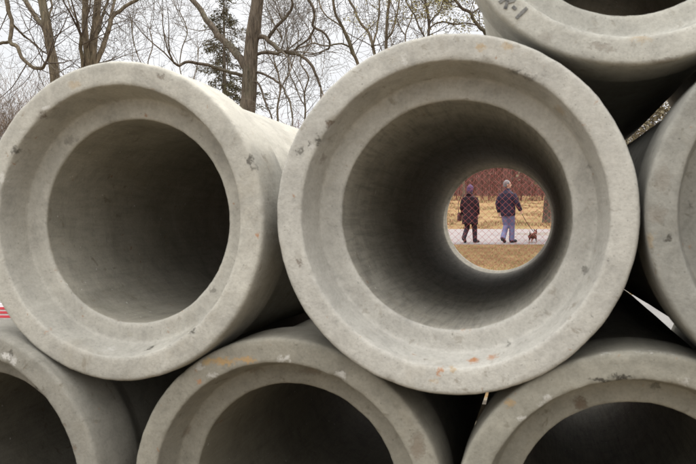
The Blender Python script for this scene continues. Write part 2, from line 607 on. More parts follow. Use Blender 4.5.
RUST, TAN, DARK, PALE, BROWN = (0.26, 0.115, 0.045), (0.26, 0.17, 0.07), (0.05, 0.045, 0.035), (0.50, 0.485, 0.45), (0.11, 0.08, 0.055)
pipes = [
    # name key, x, y, z, tone, label, spots in photo pixels (px, py, half width px, half height px, colour, strength)
    ('M', 0.0, 0.0, 0.0, (0.298, 0.285, 0.250), 'pale concrete pipe at the centre, open bore showing the two walkers', 
     [(474, 361, 5, 5, RUST, .85), (494, 359, 6, 4, RUST, .6), (441, 372, 2, 5, RUST, .7), (452, 369, 5, 2, TAN, .5), (433, 381, 4, 3, TAN, .4), (330, 123, 7, 3, BROWN, .8), (318, 140, 3.4, 3.4, DARK, .7), (310, 144, 2.5, 2.5, DARK, .7),
      (300, 152, 3, 3.5, DARK, .6), (313, 146, 3, 3, PALE, .6), (403, 61, 3.5, 6, PALE, .7), (325, 160, 5, 5, BROWN, .4), (512, 72, 12, 2.5, DARK, .55), (528, 78, 8, 3, DARK, .45), (481, 47, 5, 4, TAN, .5), (507, 47, 5, 4, TAN, .4),
      (568, 198, 3, 4, DARK, .5), (586, 270, 3, 3, DARK, .5), (590, 167, 2.5, 2.5, DARK, .4), (466, 329, 5, 1.5, RUST, .5), (508, 343, 3, 3, DARK, .5), (299, 262, 3, 3, BROWN, .6), (560, 110, 10, 6, TAN, .25)]),
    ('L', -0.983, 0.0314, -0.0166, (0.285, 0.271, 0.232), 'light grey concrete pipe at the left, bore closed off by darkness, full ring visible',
     [(13, 150, 5, 5, DARK, .7), (8, 168, 4, 4, DARK, .6), (0, 178, 3, 6, PALE, .6), (45, 108, 5, 2.5, PALE, .85), (41, 116, 5, 3, BROWN, .7), (68, 140, 8, 6, DARK, .35), (252, 160, 3, 4, DARK, .7), (255, 167, 2.5, 2.5, DARK, .5),
      (260, 236, 2.5, 3, RUST, .7), (149, 348, 5, 1.2, DARK, .9), (192, 330, 5, 2, DARK, .8), (45, 332, 2, 2, RUST, .6), (162, 77, 3, 3, BROWN, .5), (73, 84, 8, 5, TAN, .3), (110, 350, 8, 3, PALE, .3), (118, 321, 6, 2, BROWN, .5), (212, 290, 3, 3, DARK, .4)]),
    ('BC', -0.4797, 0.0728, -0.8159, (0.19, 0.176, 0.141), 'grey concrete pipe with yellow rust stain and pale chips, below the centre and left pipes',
     [(222, 361, 17, 4, (0.27, 0.17, 0.07), .7), (246, 359, 14, 3.5, (0.29, 0.18, 0.075), .7), (208, 362, 5, 4, (0.29, 0.2, 0.09), .55), (285, 358, 8, 3.5, PALE, .8), (341, 375, 6, 5, PALE, .7), (214, 376, 6, 4, PALE, .6), (199, 381, 3, 3, RUST, .6),
      (200, 366, 5, 4, PALE, .5), (208, 446, 3, 12, PALE, .5), (418, 445, 8, 14, BROWN, .5), (312, 372, 20, 3, BROWN, .4), (186, 430, 6, 8, BROWN, .45), (255, 370, 14, 3, BROWN, .4)]),
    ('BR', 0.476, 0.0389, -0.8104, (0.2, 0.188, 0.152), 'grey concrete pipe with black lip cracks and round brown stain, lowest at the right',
     [(612, 346, 5, 2, DARK, .95), (632, 345, 13, 1.6, DARK, .9), (600, 379, 10, 2, DARK, .85), (622, 377, 9, 2, DARK, .9), (640, 380, 5, 2, DARK, .5), (581, 404, 7, 6.5, BROWN, .75), (547, 399, 6, 5, PALE, .7), (521, 416, 5, 3, PALE, .75),
      (541, 406, 3, 3, PALE, .5), (509, 403, 4, 4, (0.27, 0.17, 0.07), .5), (684, 384, 4, 7, PALE, .7), (657, 386, 5, 3, DARK, .5), (604, 351, 7, 1.5, PALE, .5), (660, 350, 22, 2, PALE, .45)]),
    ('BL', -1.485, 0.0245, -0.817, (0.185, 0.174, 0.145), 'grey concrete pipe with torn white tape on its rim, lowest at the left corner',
     [(10, 356, 7, 3, PALE, .9), (17, 361, 3, 6, PALE, .8), (14, 352, 3, 5, DARK, .6), (38, 388, 3, 4, DARK, .7), (78, 446, 3, 4, BROWN, .6), (66, 425, 3, 4, BROWN, .4)]),
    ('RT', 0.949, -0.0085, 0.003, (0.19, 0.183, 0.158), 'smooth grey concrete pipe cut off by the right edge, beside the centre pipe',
     [(667, 238, 2.5, 3, DARK, .8), (690, 207, 2, 2, DARK, .6), (656, 215, 9, 9, BROWN, .25), (662, 180, 8, 12, BROWN, .2), (648, 240, 5, 8, TAN, .25)]),
    ('T', 0.4632, 0.0507, 0.8427, (0.300, 0.290, 0.252), 'concrete pipe with dark hand painted letters on its rim, on top of the pile',
     [(598, 47, 10, 3, BROWN, .35), (612, 50, 6, 2, BROWN, .3), (640, 40, 10, 4, TAN, .3), (627, 66, 12, 1.5, PALE, .5), (545, 38, 8, 6, BROWN, .15), (620, 13, 10, 2, BROWN, .4), (664, 62, 14, 3, BROWN, .35)]),
    ('BR2', 1.421, 0.03, -0.812, (0.30, 0.29, 0.25), 'dark pipe barrel glimpsed in the gap between the right pipe and the lowest right pipe', []),
    ('T2', 1.405, 0.02, 0.83, (0.36, 0.35, 0.31), 'shaded pipe barrel glimpsed in the gap between the top pipe and the right pipe', []),
]
PIPE = {}
# the bells touch in front and the thinner barrels lean together at the back
CONV = {'M': (0, 0), 'L': (.066, 0), 'RT': (-.066, 0), 'T': (-.034, -.062), 'BC': (.034, .060), 'BR': (-.034, .060), 'BL': (.10, .060), 'BR2': (-.102, .060), 'T2': (-.102, -.062)}
for i, (key, x, y, z, tone, lab, spots) in enumerate(pipes):
    root = empty('concrete_pipe', (x, y, ZC + z), lab, 'pipe', 'concrete pipes stacked in a pile')
    dx, dz = CONV[key]
    root.rotation_euler = (math.atan(dz / LEN), 0, -math.atan(dx / LEN))
    loc = Vector((x, y, ZC + z))
    sp, chips = [], []
    r2 = random.Random(100 + i)
    for (px, py, hw, hh, c, s_) in spots:
        a = face_pt(px, py, y) - loc
        rr = math.hypot(a.x, a.z)
        if rr < R_LIP - 0.004:                        # the mark is inside the socket: put it on the wall or the shoulder
            b = face_pt(px, py, y + REC) - loc
            if math.hypot(b.x, b.z) > 0.385:
                m_ = face_pt(px, py, y + 0.055) - loc
                a = m_
            else: a = b
        k = 2.05 / F_PX
        # spots are stretched in depth so that they wrap over the arris
        sp.append((a, (max(hw, 2) * k * 1.15, 0.03, max(hh, 1.6) * k * 1.15), tuple(q * .86 for q in c) if c is PALE else c, min(1, s_ * (.8 if c is PALE else 1.15))))
        if s_ >= .7 and rr > R_LIP - 0.004 and c in (DARK, PALE, BROWN):
            chips.append((math.atan2(a.z, a.x), R_OUT if rr > .435 else R_LIP, 0.02, 0.005))
    for q in range(22):
        chips.append((r2.random() * 6.283, r2.choice((R_OUT, R_LIP)), r2.uniform(.006, .03), r2.uniform(.002, .007)))
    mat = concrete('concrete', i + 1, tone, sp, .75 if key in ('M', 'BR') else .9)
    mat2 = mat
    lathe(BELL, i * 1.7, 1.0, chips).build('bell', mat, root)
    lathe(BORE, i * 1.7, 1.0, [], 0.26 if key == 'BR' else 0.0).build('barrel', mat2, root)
    PIPE[key] = root

# painted letters on the rim of the top pipe
M_paint = noisy('faded_paint', (0.05, 0.05, 0.05), (0.17, 0.165, 0.15), 60, 0.8, 0.2, 0.001)
GLY = {
    'I': [[(.5, 0), (.5, 1)]],
    'T': [[(.5, 0), (.5, 1)], [(.05, 1), (.95, .97)]],
    'U': [[(.1, 1), (.12, .35), (.3, .04), (.62, .03), (.85, .3), (.9, 1)]],
    'R': [[(.12, 0), (.12, 1)], [(.12, 1), (.65, .97), (.85, .78), (.6, .52), (.12, .5)], [(.45, .5), (.95, .0)]],
    '-': [[(.1, .45), (.85, .45)]],
    '1': [[(.5, 0), (.55, 1)]],
}
pt = MB()
tp = PIPE['T'].location
ca = face_pt(521, 15, 0.05) - tp
ang_end = math.atan2(ca.z, ca.x)
pen = ang_end + 0.02
for ch, wd in reversed([('I', .024), ('T', .034), ('U', .034), ('R', .034), ('-', .020), ('1', .024)]):
    rb, rt = 0.4475, 0.4105
    wa = wd / 0.43
    for stroke in GLY[ch]:
        dens = []
        for (a, b) in zip(stroke, stroke[1:]):
            for q in range(5):
                dens.append((a[0] + (b[0] - a[0]) * q / 5, a[1] + (b[1] - a[1]) * q / 5))
        dens.append(stroke[-1])
        pts = []
        for (gx, gy) in dens:
            rr = rb + (rt - rb) * gy
            sl = 0.16 * gy                              # slant
            an = pen - wa * 0.82 + wa * 0.76 * (gx + sl)
            pts.append(Vector((math.cos(an) * rr, 0, math.sin(an) * rr)))
        base = len(pt.v)
        for i, p in enumerate(pts):
            t = (pts[min(i + 1, len(pts) - 1)] - pts[max(i - 1, 0)]).normalized()
            nrm = Vector((-t.z, 0, t.x))
            hw = 0.0042 * (1 + 0.25 * noise.noise(p * 60))
            for sgn in (-1, 1):
                for dy in (-0.0024, 0.004):
                    q = p + nrm * hw * sgn
                    pt.v.append(Vector((q.x, dy, q.z)))
        for i in range(len(pts) - 1):
            a = base + i * 4
            pt.f += [(a, a + 4, a + 6, a + 2), (a + 1, a + 3, a + 7, a + 5), (a, a + 1, a + 5, a + 4), (a + 2, a + 6, a + 7, a + 3)]
        a = base
        pt.f.append((a, a + 2, a + 3, a + 1))
        a = base + (len(pts) - 1) * 4
        pt.f.append((a, a + 1, a + 3, a + 2))
    pen -= wa
pt.build('painted_lettering', M_paint, PIPE['T'], False)

# timber bearer carrying the far ends of the bottom row
wb_ = MB()
for k in range(3):
    pass
wb_.box((-0.45, 2.15, 0.047), (1.35, 0.07, 0.043))
tag(wb_.build('timber_bearer', noisy('old_timber', (0.12, 0.09, 0.06), (0.25, 0.2, 0.14), 5, stretch=(.3, 3, 3)), smooth=False),
    'grey timber bearer under the far ends of the bottom pipes', 'timber')

wb_ = MB()  # dark beam added to block the bright sliver between the bottom pipes
wb_.box((0.4, 3.04, 0.058), (1.5, 0.06, 0.054))
tag(wb_.build('slit_blocker', noisy('blocker_dark', (0.035, 0.028, 0.02), (0.08, 0.065, 0.045), 5, stretch=(.3, 3, 3)), smooth=False),
    'dark beam added behind the pile to block bright ground in the gaps', 'timber')

# ------------------------------------------------------------------ chain link fence
FV = 7.75                # distance from the camera position along the ground
fence = empty('chain_link_fence', G(0, FV), 'reddish chain link fence standing between the pile and the walkers', 'fence')
fence.rotation_euler = (0, 0, YAW)
M_wire = noisy('red_wire', (0.25, 0.045, 0.04), (0.34, 0.075, 0.068), 9, 0.6, 0.1, 0.001, spec=0.4)
M_post = noisy('fence_post', (0.30, 0.09, 0.085), (0.40, 0.14, 0.13), 9, 0.5, 0.1, 0.001, spec=0.4)
fm = MB()
PW, PH, X0, X1, Z0, Z1 = 0.0335, 0.064, -3.3, 2.6, 0.04, 2.08
nx = int((X1 - X0) / PW)
nz = int((Z1 - Z0) / (PH / 2))
for i in range(nx):
    xc = X0 + i * PW
    pts = []
    for j in range(nz + 1):
        sgn = 1 if (i + j) % 2 == 0 else -1
        wob = 0.003 * noise.noise(Vector((i * .7, j * .3, 0)))
        off = 0.5 if True else 0
        pts.append(Vector((xc + sgn * PW * 0.5 + wob, 0.003 * sgn * (1 if i % 2 else 1), Z0 + j * PH / 2)))
    fm.tube(pts, 0.0018, 4, True)
fm.build('wire_mesh', M_wire, fence, True)
for x in (-3.3, -0.2, 2.6):
    b = MB()
    b.tube([(x, 0.04, 0), (x, 0.04, 2.16)], 0.03, 14)
    b.ball((x, 0.04, 2.16), (0.032, 0.032, 0.02))
    b.build('post', M_post, fence)
b = MB(); b.tube([(X0, 0.04, 2.1), (X1, 0.04, 2.1)], 0.02, 12); b.build('top_rail', M_post, fence)

# ------------------------------------------------------------------ striped barrier board beyond the left pipes
bp = P(-6, 312.5, 6.4)
u_, v_ = uv_of(bp)
br = empty('barrier', G(u_, v_), 'red and white striped barrier board behind the left end of the pile', 'barrier')
br.rotation_euler = (0, 0, YAW)
zt = bp.z - gh(v_)
M_red = noisy('barrier_red', (0.36, 0.03, 0.045), (0.45, 0.06, 0.07), 6, 0.5)
M_white = noisy('barrier_white', (0.40, 0.36, 0.36), (0.5, 0.46, 0.46), 6, 0.5)
b = MB(); b.box((-0.35, 0, zt), (0.5, 0.012, 0.052)); b.build('board', M_white, br, False)
for k in range(3):
    b = MB(); b.box((-0.35, -0.0145, zt + 0.036 - k * 0.034), (0.498, 0.0025, 0.0095)); b.build('stripe', M_red, br, False)
for x in (-0.75, 0.05):
    b = MB(); b.box((x, 0.035, (zt + .07) / 2), (0.02, 0.018, (zt + .07) / 2)); b.box((x, 0.035, 0.02), (0.03, 0.2, 0.018)); b.build('leg', M_white, br, False)


# ------------------------------------------------------------------ trees
def bark(name, c1, c2):
    n = NT(name, 0.95, 0.1)
    v = n.mapping((7, 7, 1.1))
    f = n.noise(3.0, 7, 0.7, v, 0.6)
    c = n.ramp(f, [(0.32, c1), (0.62, c2)])
    g = n.noise(1.1, 4, 0.6)
    c = n.mix(n.ramp(g, [(0.5, 0), (0.7, .35)]), c, (0.13, 0.14, 0.09))
    n.color(c)
    n.bump(f, 1.0, 0.05)
    return n.m


M_bark = bark('bark_grey_brown', (0.028, 0.022, 0.016), (0.125, 0.10, 0.074))
M_bark_tan = bark('bark_tan', (0.035, 0.027, 0.018), (0.17, 0.135, 0.092))  # paler tan bark used for some of the trees
M_twig = noisy('twigs', (0.045, 0.034, 0.025), (0.10, 0.08, 0.06), 3)
M_twig_pale = noisy('twigs_pale', (0.05, 0.04, 0.03), (0.12, 0.10, 0.075), 3)
M_twig_red = noisy('twigs_reddish', (0.075, 0.054, 0.038), (0.19, 0.14, 0.10), 3)


def rvec(r, a=1.0):
    return Vector((r.uniform(-a, a), r.uniform(-a, a), r.uniform(-a, a)))


def grow(mb, r, p, d, length, rad, level, wig=0.25, up=0.05, spread=0.8, kids=5, rmin=0.003, tips=None):
    n = max(4, int(length / 0.28))
    step = length / n
    pts, rads = [p.copy()], [rad]
    q, dd = p.copy(), d.normalized()
    for i in range(n):
        dd = (dd + rvec(r, wig) + Vector((0, 0, up))).normalized()
        q = q + dd * step
        pts.append(q.copy())
        rads.append(max(rmin, rad * (1 - 0.8 * (i + 1) / n)))
    mb.tube(pts, rads, 3 if rad < 0.012 else (5 if rad < 0.04 else 8), cap=False)
    if tips is not None and level <= 1: tips.append((pts[-1], dd)); tips.append((pts[len(pts) // 2], dd))
    if level <= 0: return
    for k in range(kids):
        i = r.randint(max(1, n // 5), n)
        t = (pts[i] - pts[i - 1]).normalized()
        side = rvec(r)
        side = (side - t * side.dot(t)).normalized()
        nd = (t * (1 - spread * 0.5) + side * spread + Vector((0, 0, 0.12))).normalized()
        grow(mb, r, pts[i], nd, length * r.uniform(0.38, 0.68), max(rmin, rads[i] * r.uniform(.45, .68)), level - 1, wig * 1.1, up, spread, kids, rmin, tips)


def smooth_path(pts, rads, sub=5):
    """catmull-rom through guide points"""
    out, ro = [], []
    n = len(pts)
    for i in range(n - 1):
        p0, p1, p2, p3 = pts[max(i - 1, 0)], pts[i], pts[i + 1], pts[min(i + 2, n - 1)]
        for k in range(sub):
            t = k / sub
            out.append(0.5 * ((2 * p1) + (p2 - p0) * t + (2 * p0 - 5 * p1 + 4 * p2 - p3) * t * t + (3 * p1 - p0 - 3 * p2 + p3) * t ** 3))
            ro.append(rads[i] + (rads[i + 1] - rads[i]) * t)
    out.append(pts[-1]); ro.append(rads[-1])
    return out, ro


def tree(label, D, limbs, r, M_t, M_c, kids=4, level=2, dens=1.0, tlen=1.6, rmin=0.004, group='bare trees behind the pile', tw=0.009, spread=.8, wig=.25, tips=None):
    """limbs: (photo path [(px,py)...], width px start, width px end, depth shift at end); the first is the trunk, carried down to the ground"""
    (path, w0, w1, ds) = limbs[0]
    base = P(path[0][0], path[0][1], D)
    u, v = uv_of(base)
    d01 = P(path[0][0], path[0][1], D) - P(path[1][0], path[1][1], D)
    g = G(u, v)
    k = (base.z - g.z)
    ln = d01.normalized() if d01.length else Vector((0, 0, -1))
    gx = base + Vector((ln.x, ln.y, 0)) * min(1.5, k * 0.25)
    gx.z = g.z
    root = empty('bare_tree', gx, label, 'tree', group)
    tm, cm = MB(), MB()
    for li, (path, w0, w1, ds) in enumerate(limbs):
        n = len(path)
        pts = [P(px, py, D + ds * i / max(1, n - 1)) - gx for i, (px, py) in enumerate(path)]
        rads = [(w0 + (w1 - w0) * i / (n - 1)) / 2 / F_PX * D for i in range(n)]
        if li == 0:
            mid = pts[0] * 0.5 + Vector((0.05, 0, 0))
            pts = [Vector((0, 0, -0.3)), Vector((0, 0, 0.25)), mid] + pts
            rads = [rads[0] * 1.75, rads[0] * 1.4, rads[0] * 1.12] + rads
        # continue beyond the top of the frame
        if path[-1][1] <= 0:
            dd = (pts[-1] - pts[-2]).normalized()
            for q in range(4):
                dd = (dd + rvec(r, .18) + Vector((0, 0, .1))).normalized()
                pts.append(pts[-1] + dd * 0.9)
                rads.append(rads[-1] * .78)
        sp_, sr = smooth_path(pts, rads)
        if li:
            sp_ = [p + Vector((noise.noise(p * 1.9), noise.noise(p * 1.9 + Vector((7, 0, 0))), noise.noise(p * 1.9 + Vector((0, 7, 0))))) * .06 + Vector((noise.noise(p * 7), 0, noise.noise(p * 7 + Vector((0, 7, 0))))) * .022 for p in sp_]
        # knobbly
        sr = [a * (1 + 0.09 * noise.noise(p * 2.3)) for a, p in zip(sr, sp_)]
        tm.tube(sp_, sr, 12 if w0 > 6 else 7, cap=True)
        length = sum((a - b).length for a, b in zip(sp_, sp_[1:]))
        cnt = int(length * 3.0 * dens)
        for q in range(cnt):
            i = r.randint(1, len(sp_) - 1)
            if sp_[i].z < 3.0: continue
            t = (sp_[i] - sp_[i - 1]).normalized()
            side = rvec(r); side = (side - t * side.dot(t)).normalized()
            grow(cm, r, sp_[i], (side + t * .5 + Vector((0, 0, .1))), tlen * r.uniform(.5, 1.3), min(sr[i] * .5, tw * r.uniform(.7, 1.6)), level, wig, 0.03, spread, kids, rmin, tips)
        dd = (sp_[-1] - sp_[-2]).normalized()
        for q in range(3):
            grow(cm, r, sp_[-1], dd + rvec(r, .5), tlen * 1.3, sr[-1] * .7, level, wig, .03, spread, kids, rmin, tips)
    tm.build('trunk', M_t, root)
    cm.build('crown', M_c, root)
    return root


tree('leaning bare tree with a dark drooping limb, nearest the left edge', 24, [
    ([(54.5, 75), (50, 45), (46, 20), (42, 0), (38, -30)], 9.5, 8, 0),
    ([(45, 30), (37, 18), (28, 6), (21, -5)], 5.5, 4.5, 1.5),
    ([(5, -12), (8, 8), (13, 24), (10, 41), (16, 47), (22, 59), (33, 68), (41, 69), (45, 64)], 4.6, 3.0, -1),
    ([(10, 41), (3, 42), (-8, 46)], 3.4, 2.8, -.5),
    ([(13, 24), (22, 34), (35, 42), (42, 50)], 2.4, 1.4, 1),
    ([(47, 25), (52, 8), (50, -8)], 2.2, 2, 1)], random.Random(11), M_bark_tan, M_twig, kids=4, level=2, dens=.85, rmin=.0042, tw=.014, wig=.14)
tree('bare tree of several upright stems behind the left pipe rim', 23, [
    ([(92, 75), (93, 45), (96, 20), (99, -8)], 8.5, 7, 0),
    ([(86.5, 75), (87, 50), (85, 25), (86, -8)], 6.5, 6, -.4),
    ([(82, 75), (82, 55), (81.5, 36)], 4, 3.6, -.5),
    ([(96, 66), (103, 47), (108.6, 32), (112, 18), (121, 10), (140, -3)], 5.5, 3.6, .8),
    ([(109, 32), (112, 12), (118, -8)], 3.4, 3, .8),
    ([(95, 40), (101, 22), (110, -6)], 3.2, 2.6, 1),
    ([(82, 38), (76, 20), (66, -4)], 1.6, 1.3, 1)], random.Random(23), M_bark_tan, M_twig, kids=4, level=2, dens=.75, rmin=.0042, tw=.014, wig=.14)
tree('thick forked bare tree with twisted side limbs, between the two large pipes', 19, [
    ([(247, 118), (249, 95), (250, 70), (251.5, 45), (255, 20), (258, -10)], 17, 12.5, 0),
    ([(247, 72), (239, 58), (229, 45), (219, 36), (210, 23), (201, 10), (190, -4)], 8, 5, 1.2),
    ([(243, 77), (232, 74), (218, 69), (207, 64), (196, 62), (186, 62), (181, 66), (175, 63)], 3.6, 2.4, -.8),
    ([(255, 39), (262, 37), (269, 40), (277, 48), (282, 51), (296, 54), (306, 59), (314, 72), (322, 88)], 5, 2.4, -.6),
    ([(269, 39), (276, 27), (282, 20), (289, 10), (291, 2), (288, -8)], 3.6, 2.4, -.4),
    ([(256, 54), (266, 51), (276, 52), (283, 50)], 3.6, 2.4, -.5),
    ([(305, -6), (311, 6), (315, 16), (314, 26), (322, 31), (328, 38), (330, 46), (326, 50)], 3, 2, .6),
    ([(315, 26), (309, 38), (300, 45), (293, 53)], 2.4, 1.8, .4),
    ([(250, 72), (264, 75), (276, 80), (284, 88), (288, 100), (292, 118)], 2.6, 1.6, -.5),
    ([(249, 78), (259, 84), (264, 100), (272, 118)], 2.4, 1.6, -.5)], random.Random(31), M_bark, M_twig_pale, kids=3, level=2, dens=.45, rmin=.0036, tw=.011, wig=.24, tlen=1.5)
tips4 = []
tree('pale slender bare tree of many rising stems, left of the centre pipe top', 21, [
    ([(387, 75), (386, 50), (387, 20), (390, -8)], 3.4, 2.8, 0),
    ([(378, 70), (373, 50), (368, 34), (357, 16), (346, -6)], 3.2, 2.4, .8),
    ([(362, 78), (357, 60), (350, 47), (342, 28), (336, 12), (333, -6)], 3.4, 2.6, -.6),
    ([(372, 48), (377, 28), (381, -6)], 2.4, 1.8, .5),
    ([(387, 40), (396, 20), (400, -6)], 2.2, 1.6, .5),
    ([(350, 47), (338, 43), (325, 46), (312, 42), (300, 48)], 1.9, 1.2, -.6),
    ([(357, 60), (345, 30), (325, 14), (318, -4)], 1.8, 1.4, .4)], random.Random(47), M_bark_tan, M_twig_pale, kids=4, level=2, dens=.6, rmin=.0038, tw=.010, wig=.15)
tips5 = []
t5 = tree('tree with small withered olive leaves on dark branches, behind the top of the centre pipe', 17, [
    ([(424, 80), (426, 50), (429, 25), (424, -8)], 3.2, 2.6, 0),
    ([(500, 55), (486, 33), (478, 26), (470, 13), (461, 7), (452, -8)], 4.2, 2.6, -.4),
    ([(428, 32), (438, 24), (452, 24), (466, 22), (480, 27)], 1.8, 1.3, .6),
    ([(427, 40), (418, 22), (408, 4), (402, -8)], 1.8, 1.5, .6),
    ([(470, 14), (482, 6), (492, -4)], 2, 1.4, .3),
    ([(429, 25), (440, 10), (446, -6)], 1.7, 1.4, .3)], random.Random(53), M_bark, M_twig, kids=4, level=2, dens=.9, rmin=.0036, tw=.010, tips=tips5, wig=.22, tlen=1.2)


def leaves(tips, r, per, size, spread):
    mb = MB()
    for (p, d) in tips:
        for k in range(per):
            q = p + rvec(r, spread)
            a = rvec(r).normalized()
            b = a.cross(rvec(r)).normalized()
            s = size * r.uniform(.6, 1.3)
            i = len(mb.v)
            mb.v += [q - a * s, q + b * s * .45, q + a * s, q - b * s * .45]
            mb.f.append((i, i + 1, i + 2, i + 3))
    return mb


M_leaf = noisy('withered_leaves', (0.11, 0.10, 0.035), (0.25, 0.21, 0.09), 2.0)
leaves([t for t in tips5 if random.Random(int(t[0].x * 1e4)).random() < .8], random.Random(3), 4, 0.030, .07).build('leaves', M_leaf, t5, False)

# faint small trees further back that fill the gaps with fine twigs
def back_tree(px, D, top_py, label, seed, M_c, w=2.6, dens=.8, group='bare trees behind the pile', sway=8, tlen=1.7, tw=.010, kids=4):
    r = random.Random(seed)
    n = 6
    path = [(px + r.uniform(-1, 1) * sway * i / n, 125 - (125 - top_py) * i / n) for i in range(n + 1)]
    limbs = [(path, w, 1.0, 0)]
    for k in range(4):
        i = r.randint(1, n - 1)
        x, y = path[i]
        s = r.choice((-1, 1))
        limbs.append(([(x, y), (x + s * 7, y - 14), (x + s * 15, y - 34), (x + s * 18, y - 58)], w * .6, .7, r.uniform(-1, 1)))
    return tree(label, D, limbs, r, M_bark_tan, M_c, kids=kids, level=2, dens=dens, tlen=tlen, rmin=.0045, group=group, tw=tw, wig=.17)


back_tree(150, 30, 30, 'faint bare tree showing fine twigs above the left pipe rim', 61, M_twig_pale, 1.4, .5)
back_tree(182, 33, 12, 'faint bare sapling just left of the conifer', 62, M_twig_pale, 1.2, .5)
back_tree(278, 26, 20, 'low bare tree with pale twigs right of the thick forked tree', 63, M_twig_pale, 2.2, .8)
back_tree(305, 29, 28, 'twiggy bare tree just left of the centre pipe rim', 64, M_twig_pale, 2.0, .8)
back_tree(408, 27, -10, 'bare tree with twigs showing just over the centre pipe rim', 66, M_twig, 2.0, .6)

# conifer
cr = random.Random(77)
cD = 29
cb = P(224, 130, cD)
cu, cv = uv_of(cb)
cg = G(cu, cv)
con = empty('conifer_tree', cg, 'thin ragged dark green conifer left of the thick forked tree', 'tree')
tm, fm2, bmh = MB(), MB(), MB()
top = P(224, -14, cD).z - cg.z
tm.tube([(0, 0, -.2), (0, 0, .5), (0.02, 0, top * .5), (0, 0, top)], [.17, .14, .09, .015], 9)
z = 1.2
while z < top - .1:
    t = z / top
    mx = (1 - t) * 2.9 + .2
    for k in range(cr.randint(3, 5)):
        if cr.random() < .3: continue
        a = cr.random() * 6.283
        L_ = mx * cr.uniform(.3, 1.2)
        n = 6
        pts = []
        for i in range(n + 1):
            s = i / n
            pts.append(Vector((math.cos(a) * L_ * s, math.sin(a) * L_ * s, z + L_ * (.12 * s - .38 * s * s + .22 * s ** 3))) + rvec(cr, .02))
        tm.tube(pts, [.018 * (1 - .75 * i / n) for i in range(n + 1)], 4)
        for i in range(int(L_ * 75)):
            s = cr.uniform(.2, 1)
            j = min(n - 1, int(s * n))
            q = pts[j].lerp(pts[j + 1], s * n - j) + rvec(cr, .09) - Vector((0, 0, cr.random() * .12))
            d = (Vector((math.cos(a), math.sin(a), -.3)) + rvec(cr, .9)).normalized()
            for h in range(2):
                d2 = (d + rvec(cr, .6)).normalized()
                sd = d2.cross(rvec(cr)).normalized() * .017
                b = len(fm2.v)
                ln = cr.uniform(.07, .16)
                fm2.v += [q - sd, q + sd, q + d2 * ln]
                fm2.f.append((b, b + 1, b + 2))
    z += cr.uniform(.10, .22)
tm.build('trunk', M_bark, con)
fm2.build('needles', noisy('needles', (0.045, 0.040, 0.02), (0.105, 0.092, 0.045), 3), con, False)


# reddish brown shrubs at the left edge and in the slit at the right
def shrub(name, u, v, h, spread_, seed, mat, label, n=26, lev=2, kids=5, group=None, tw=.014, lf=None):
    r = random.Random(seed)
    g = G(u, v)
    o = empty(name, g, label, 'shrub', group)
    mb = MB()
    tp = []
    for k in range(n):
        a = r.random() * 6.283
        rr = r.random() ** .5 * spread_ * .25
        d = Vector((math.cos(a) * .35, math.sin(a) * .35, 1))
        grow(mb, r, Vector((math.cos(a) * rr, math.sin(a) * rr, -.05)), d, h * r.uniform(.6, .95), tw * r.uniform(.8, 1.8), lev, .16, .05, .7, kids, .005, tp)
    mb.build('stems', mat, o)
    if lf: leaves(tp, r, lf[0], lf[1], .12).build('leaves', lf[2], o, False)
    return o


u1 = (5 - 348) / F_PX * 38
shrub('shrub', u1 - 1.2, 38, 5.6, 4.5, 5, M_twig_red, 'tall reddish brown bare shrub at the far left edge above the left pipe', 60, 2, 7, tw=.022)
shrub('shrub', u1 + .9, 40, 4.9, 4, 6, M_twig_red, 'lower rusty bare shrub touching the left pipe rim', 46, 2, 7, tw=.022)
M_dleaf = noisy('dry_shrub_leaves', (0.07, 0.055, 0.03), (0.18, 0.15, 0.09), 2.0)
shrub('shrub', 655 / F_PX * 20 - 348 / F_PX * 20, 20.5, 4.0, 3, 9, M_twig_pale, 'tan leafy shrub seen through the slit between the right pipe and the top pipe', 30, 2, 5, lf=(9, .06, M_dleaf))

# far woods seen through the centre pipe: many thin stems in front of a leaf-covered bank
fw_ = MB()
r = random.Random(90)
for k in range(2600):
    v = 43.4 + 22 * r.random() ** 1.3
    u = v * r.uniform(-.1, .5) if r.random() < .8 else v * r.uniform(-.75, .75)
    h = r.uniform(1.2, 4.6) * min(1, .25 + (v - 43) / 5)
    p = G(u, v, -.1)
    d = Vector((r.uniform(-.25, .25), r.uniform(-.25, .25), 1))
    pts = [p]
    n = 5
    for i in range(n):
        d = (d + rvec(r, .18)).normalized()
        pts.append(pts[-1] + d * h / n)
    rr = r.uniform(.01, .03)
    fw_.tube(pts, [rr * (1 - .7 * i / n) for i in range(n + 1)], 3, cap=False)
    for q in range(7):
        i = r.randint(1, n)
        a = pts[i]
        e = a + (rvec(r) + Vector((0, 0, .5))).normalized() * r.uniform(.3, 1.1)
        fw_.tube([a, a.lerp(e, .5) + rvec(r, .05), e], [.011, .008, .005], 3, cap=False)
tag(fw_.build('far_woods', noisy('red_brush', (0.05, 0.022, 0.016), (0.14, 0.062, 0.043), 1.2)), 'mass of reddish brown bare brush beyond the lawn', 'woods', kind='stuff')

n = NT('leaf_litter', 0.95, 0.1)
n.color(n.mix(1.0, n.ramp(n.noise(.7, 6, .7), [(0.3, (0.045, 0.02, 0.015)), (0.7, (0.11, 0.05, 0.036))]), n.ramp(n.noise(9, 5, .8), [(.3, .55), (.65, 1.15)]), 'MULTIPLY'))
n.bump(n.noise(12, 5, .8), .8, .1)
strip('wooded_bank', 46.5, 200, -160, 160, 0.004, n.m)


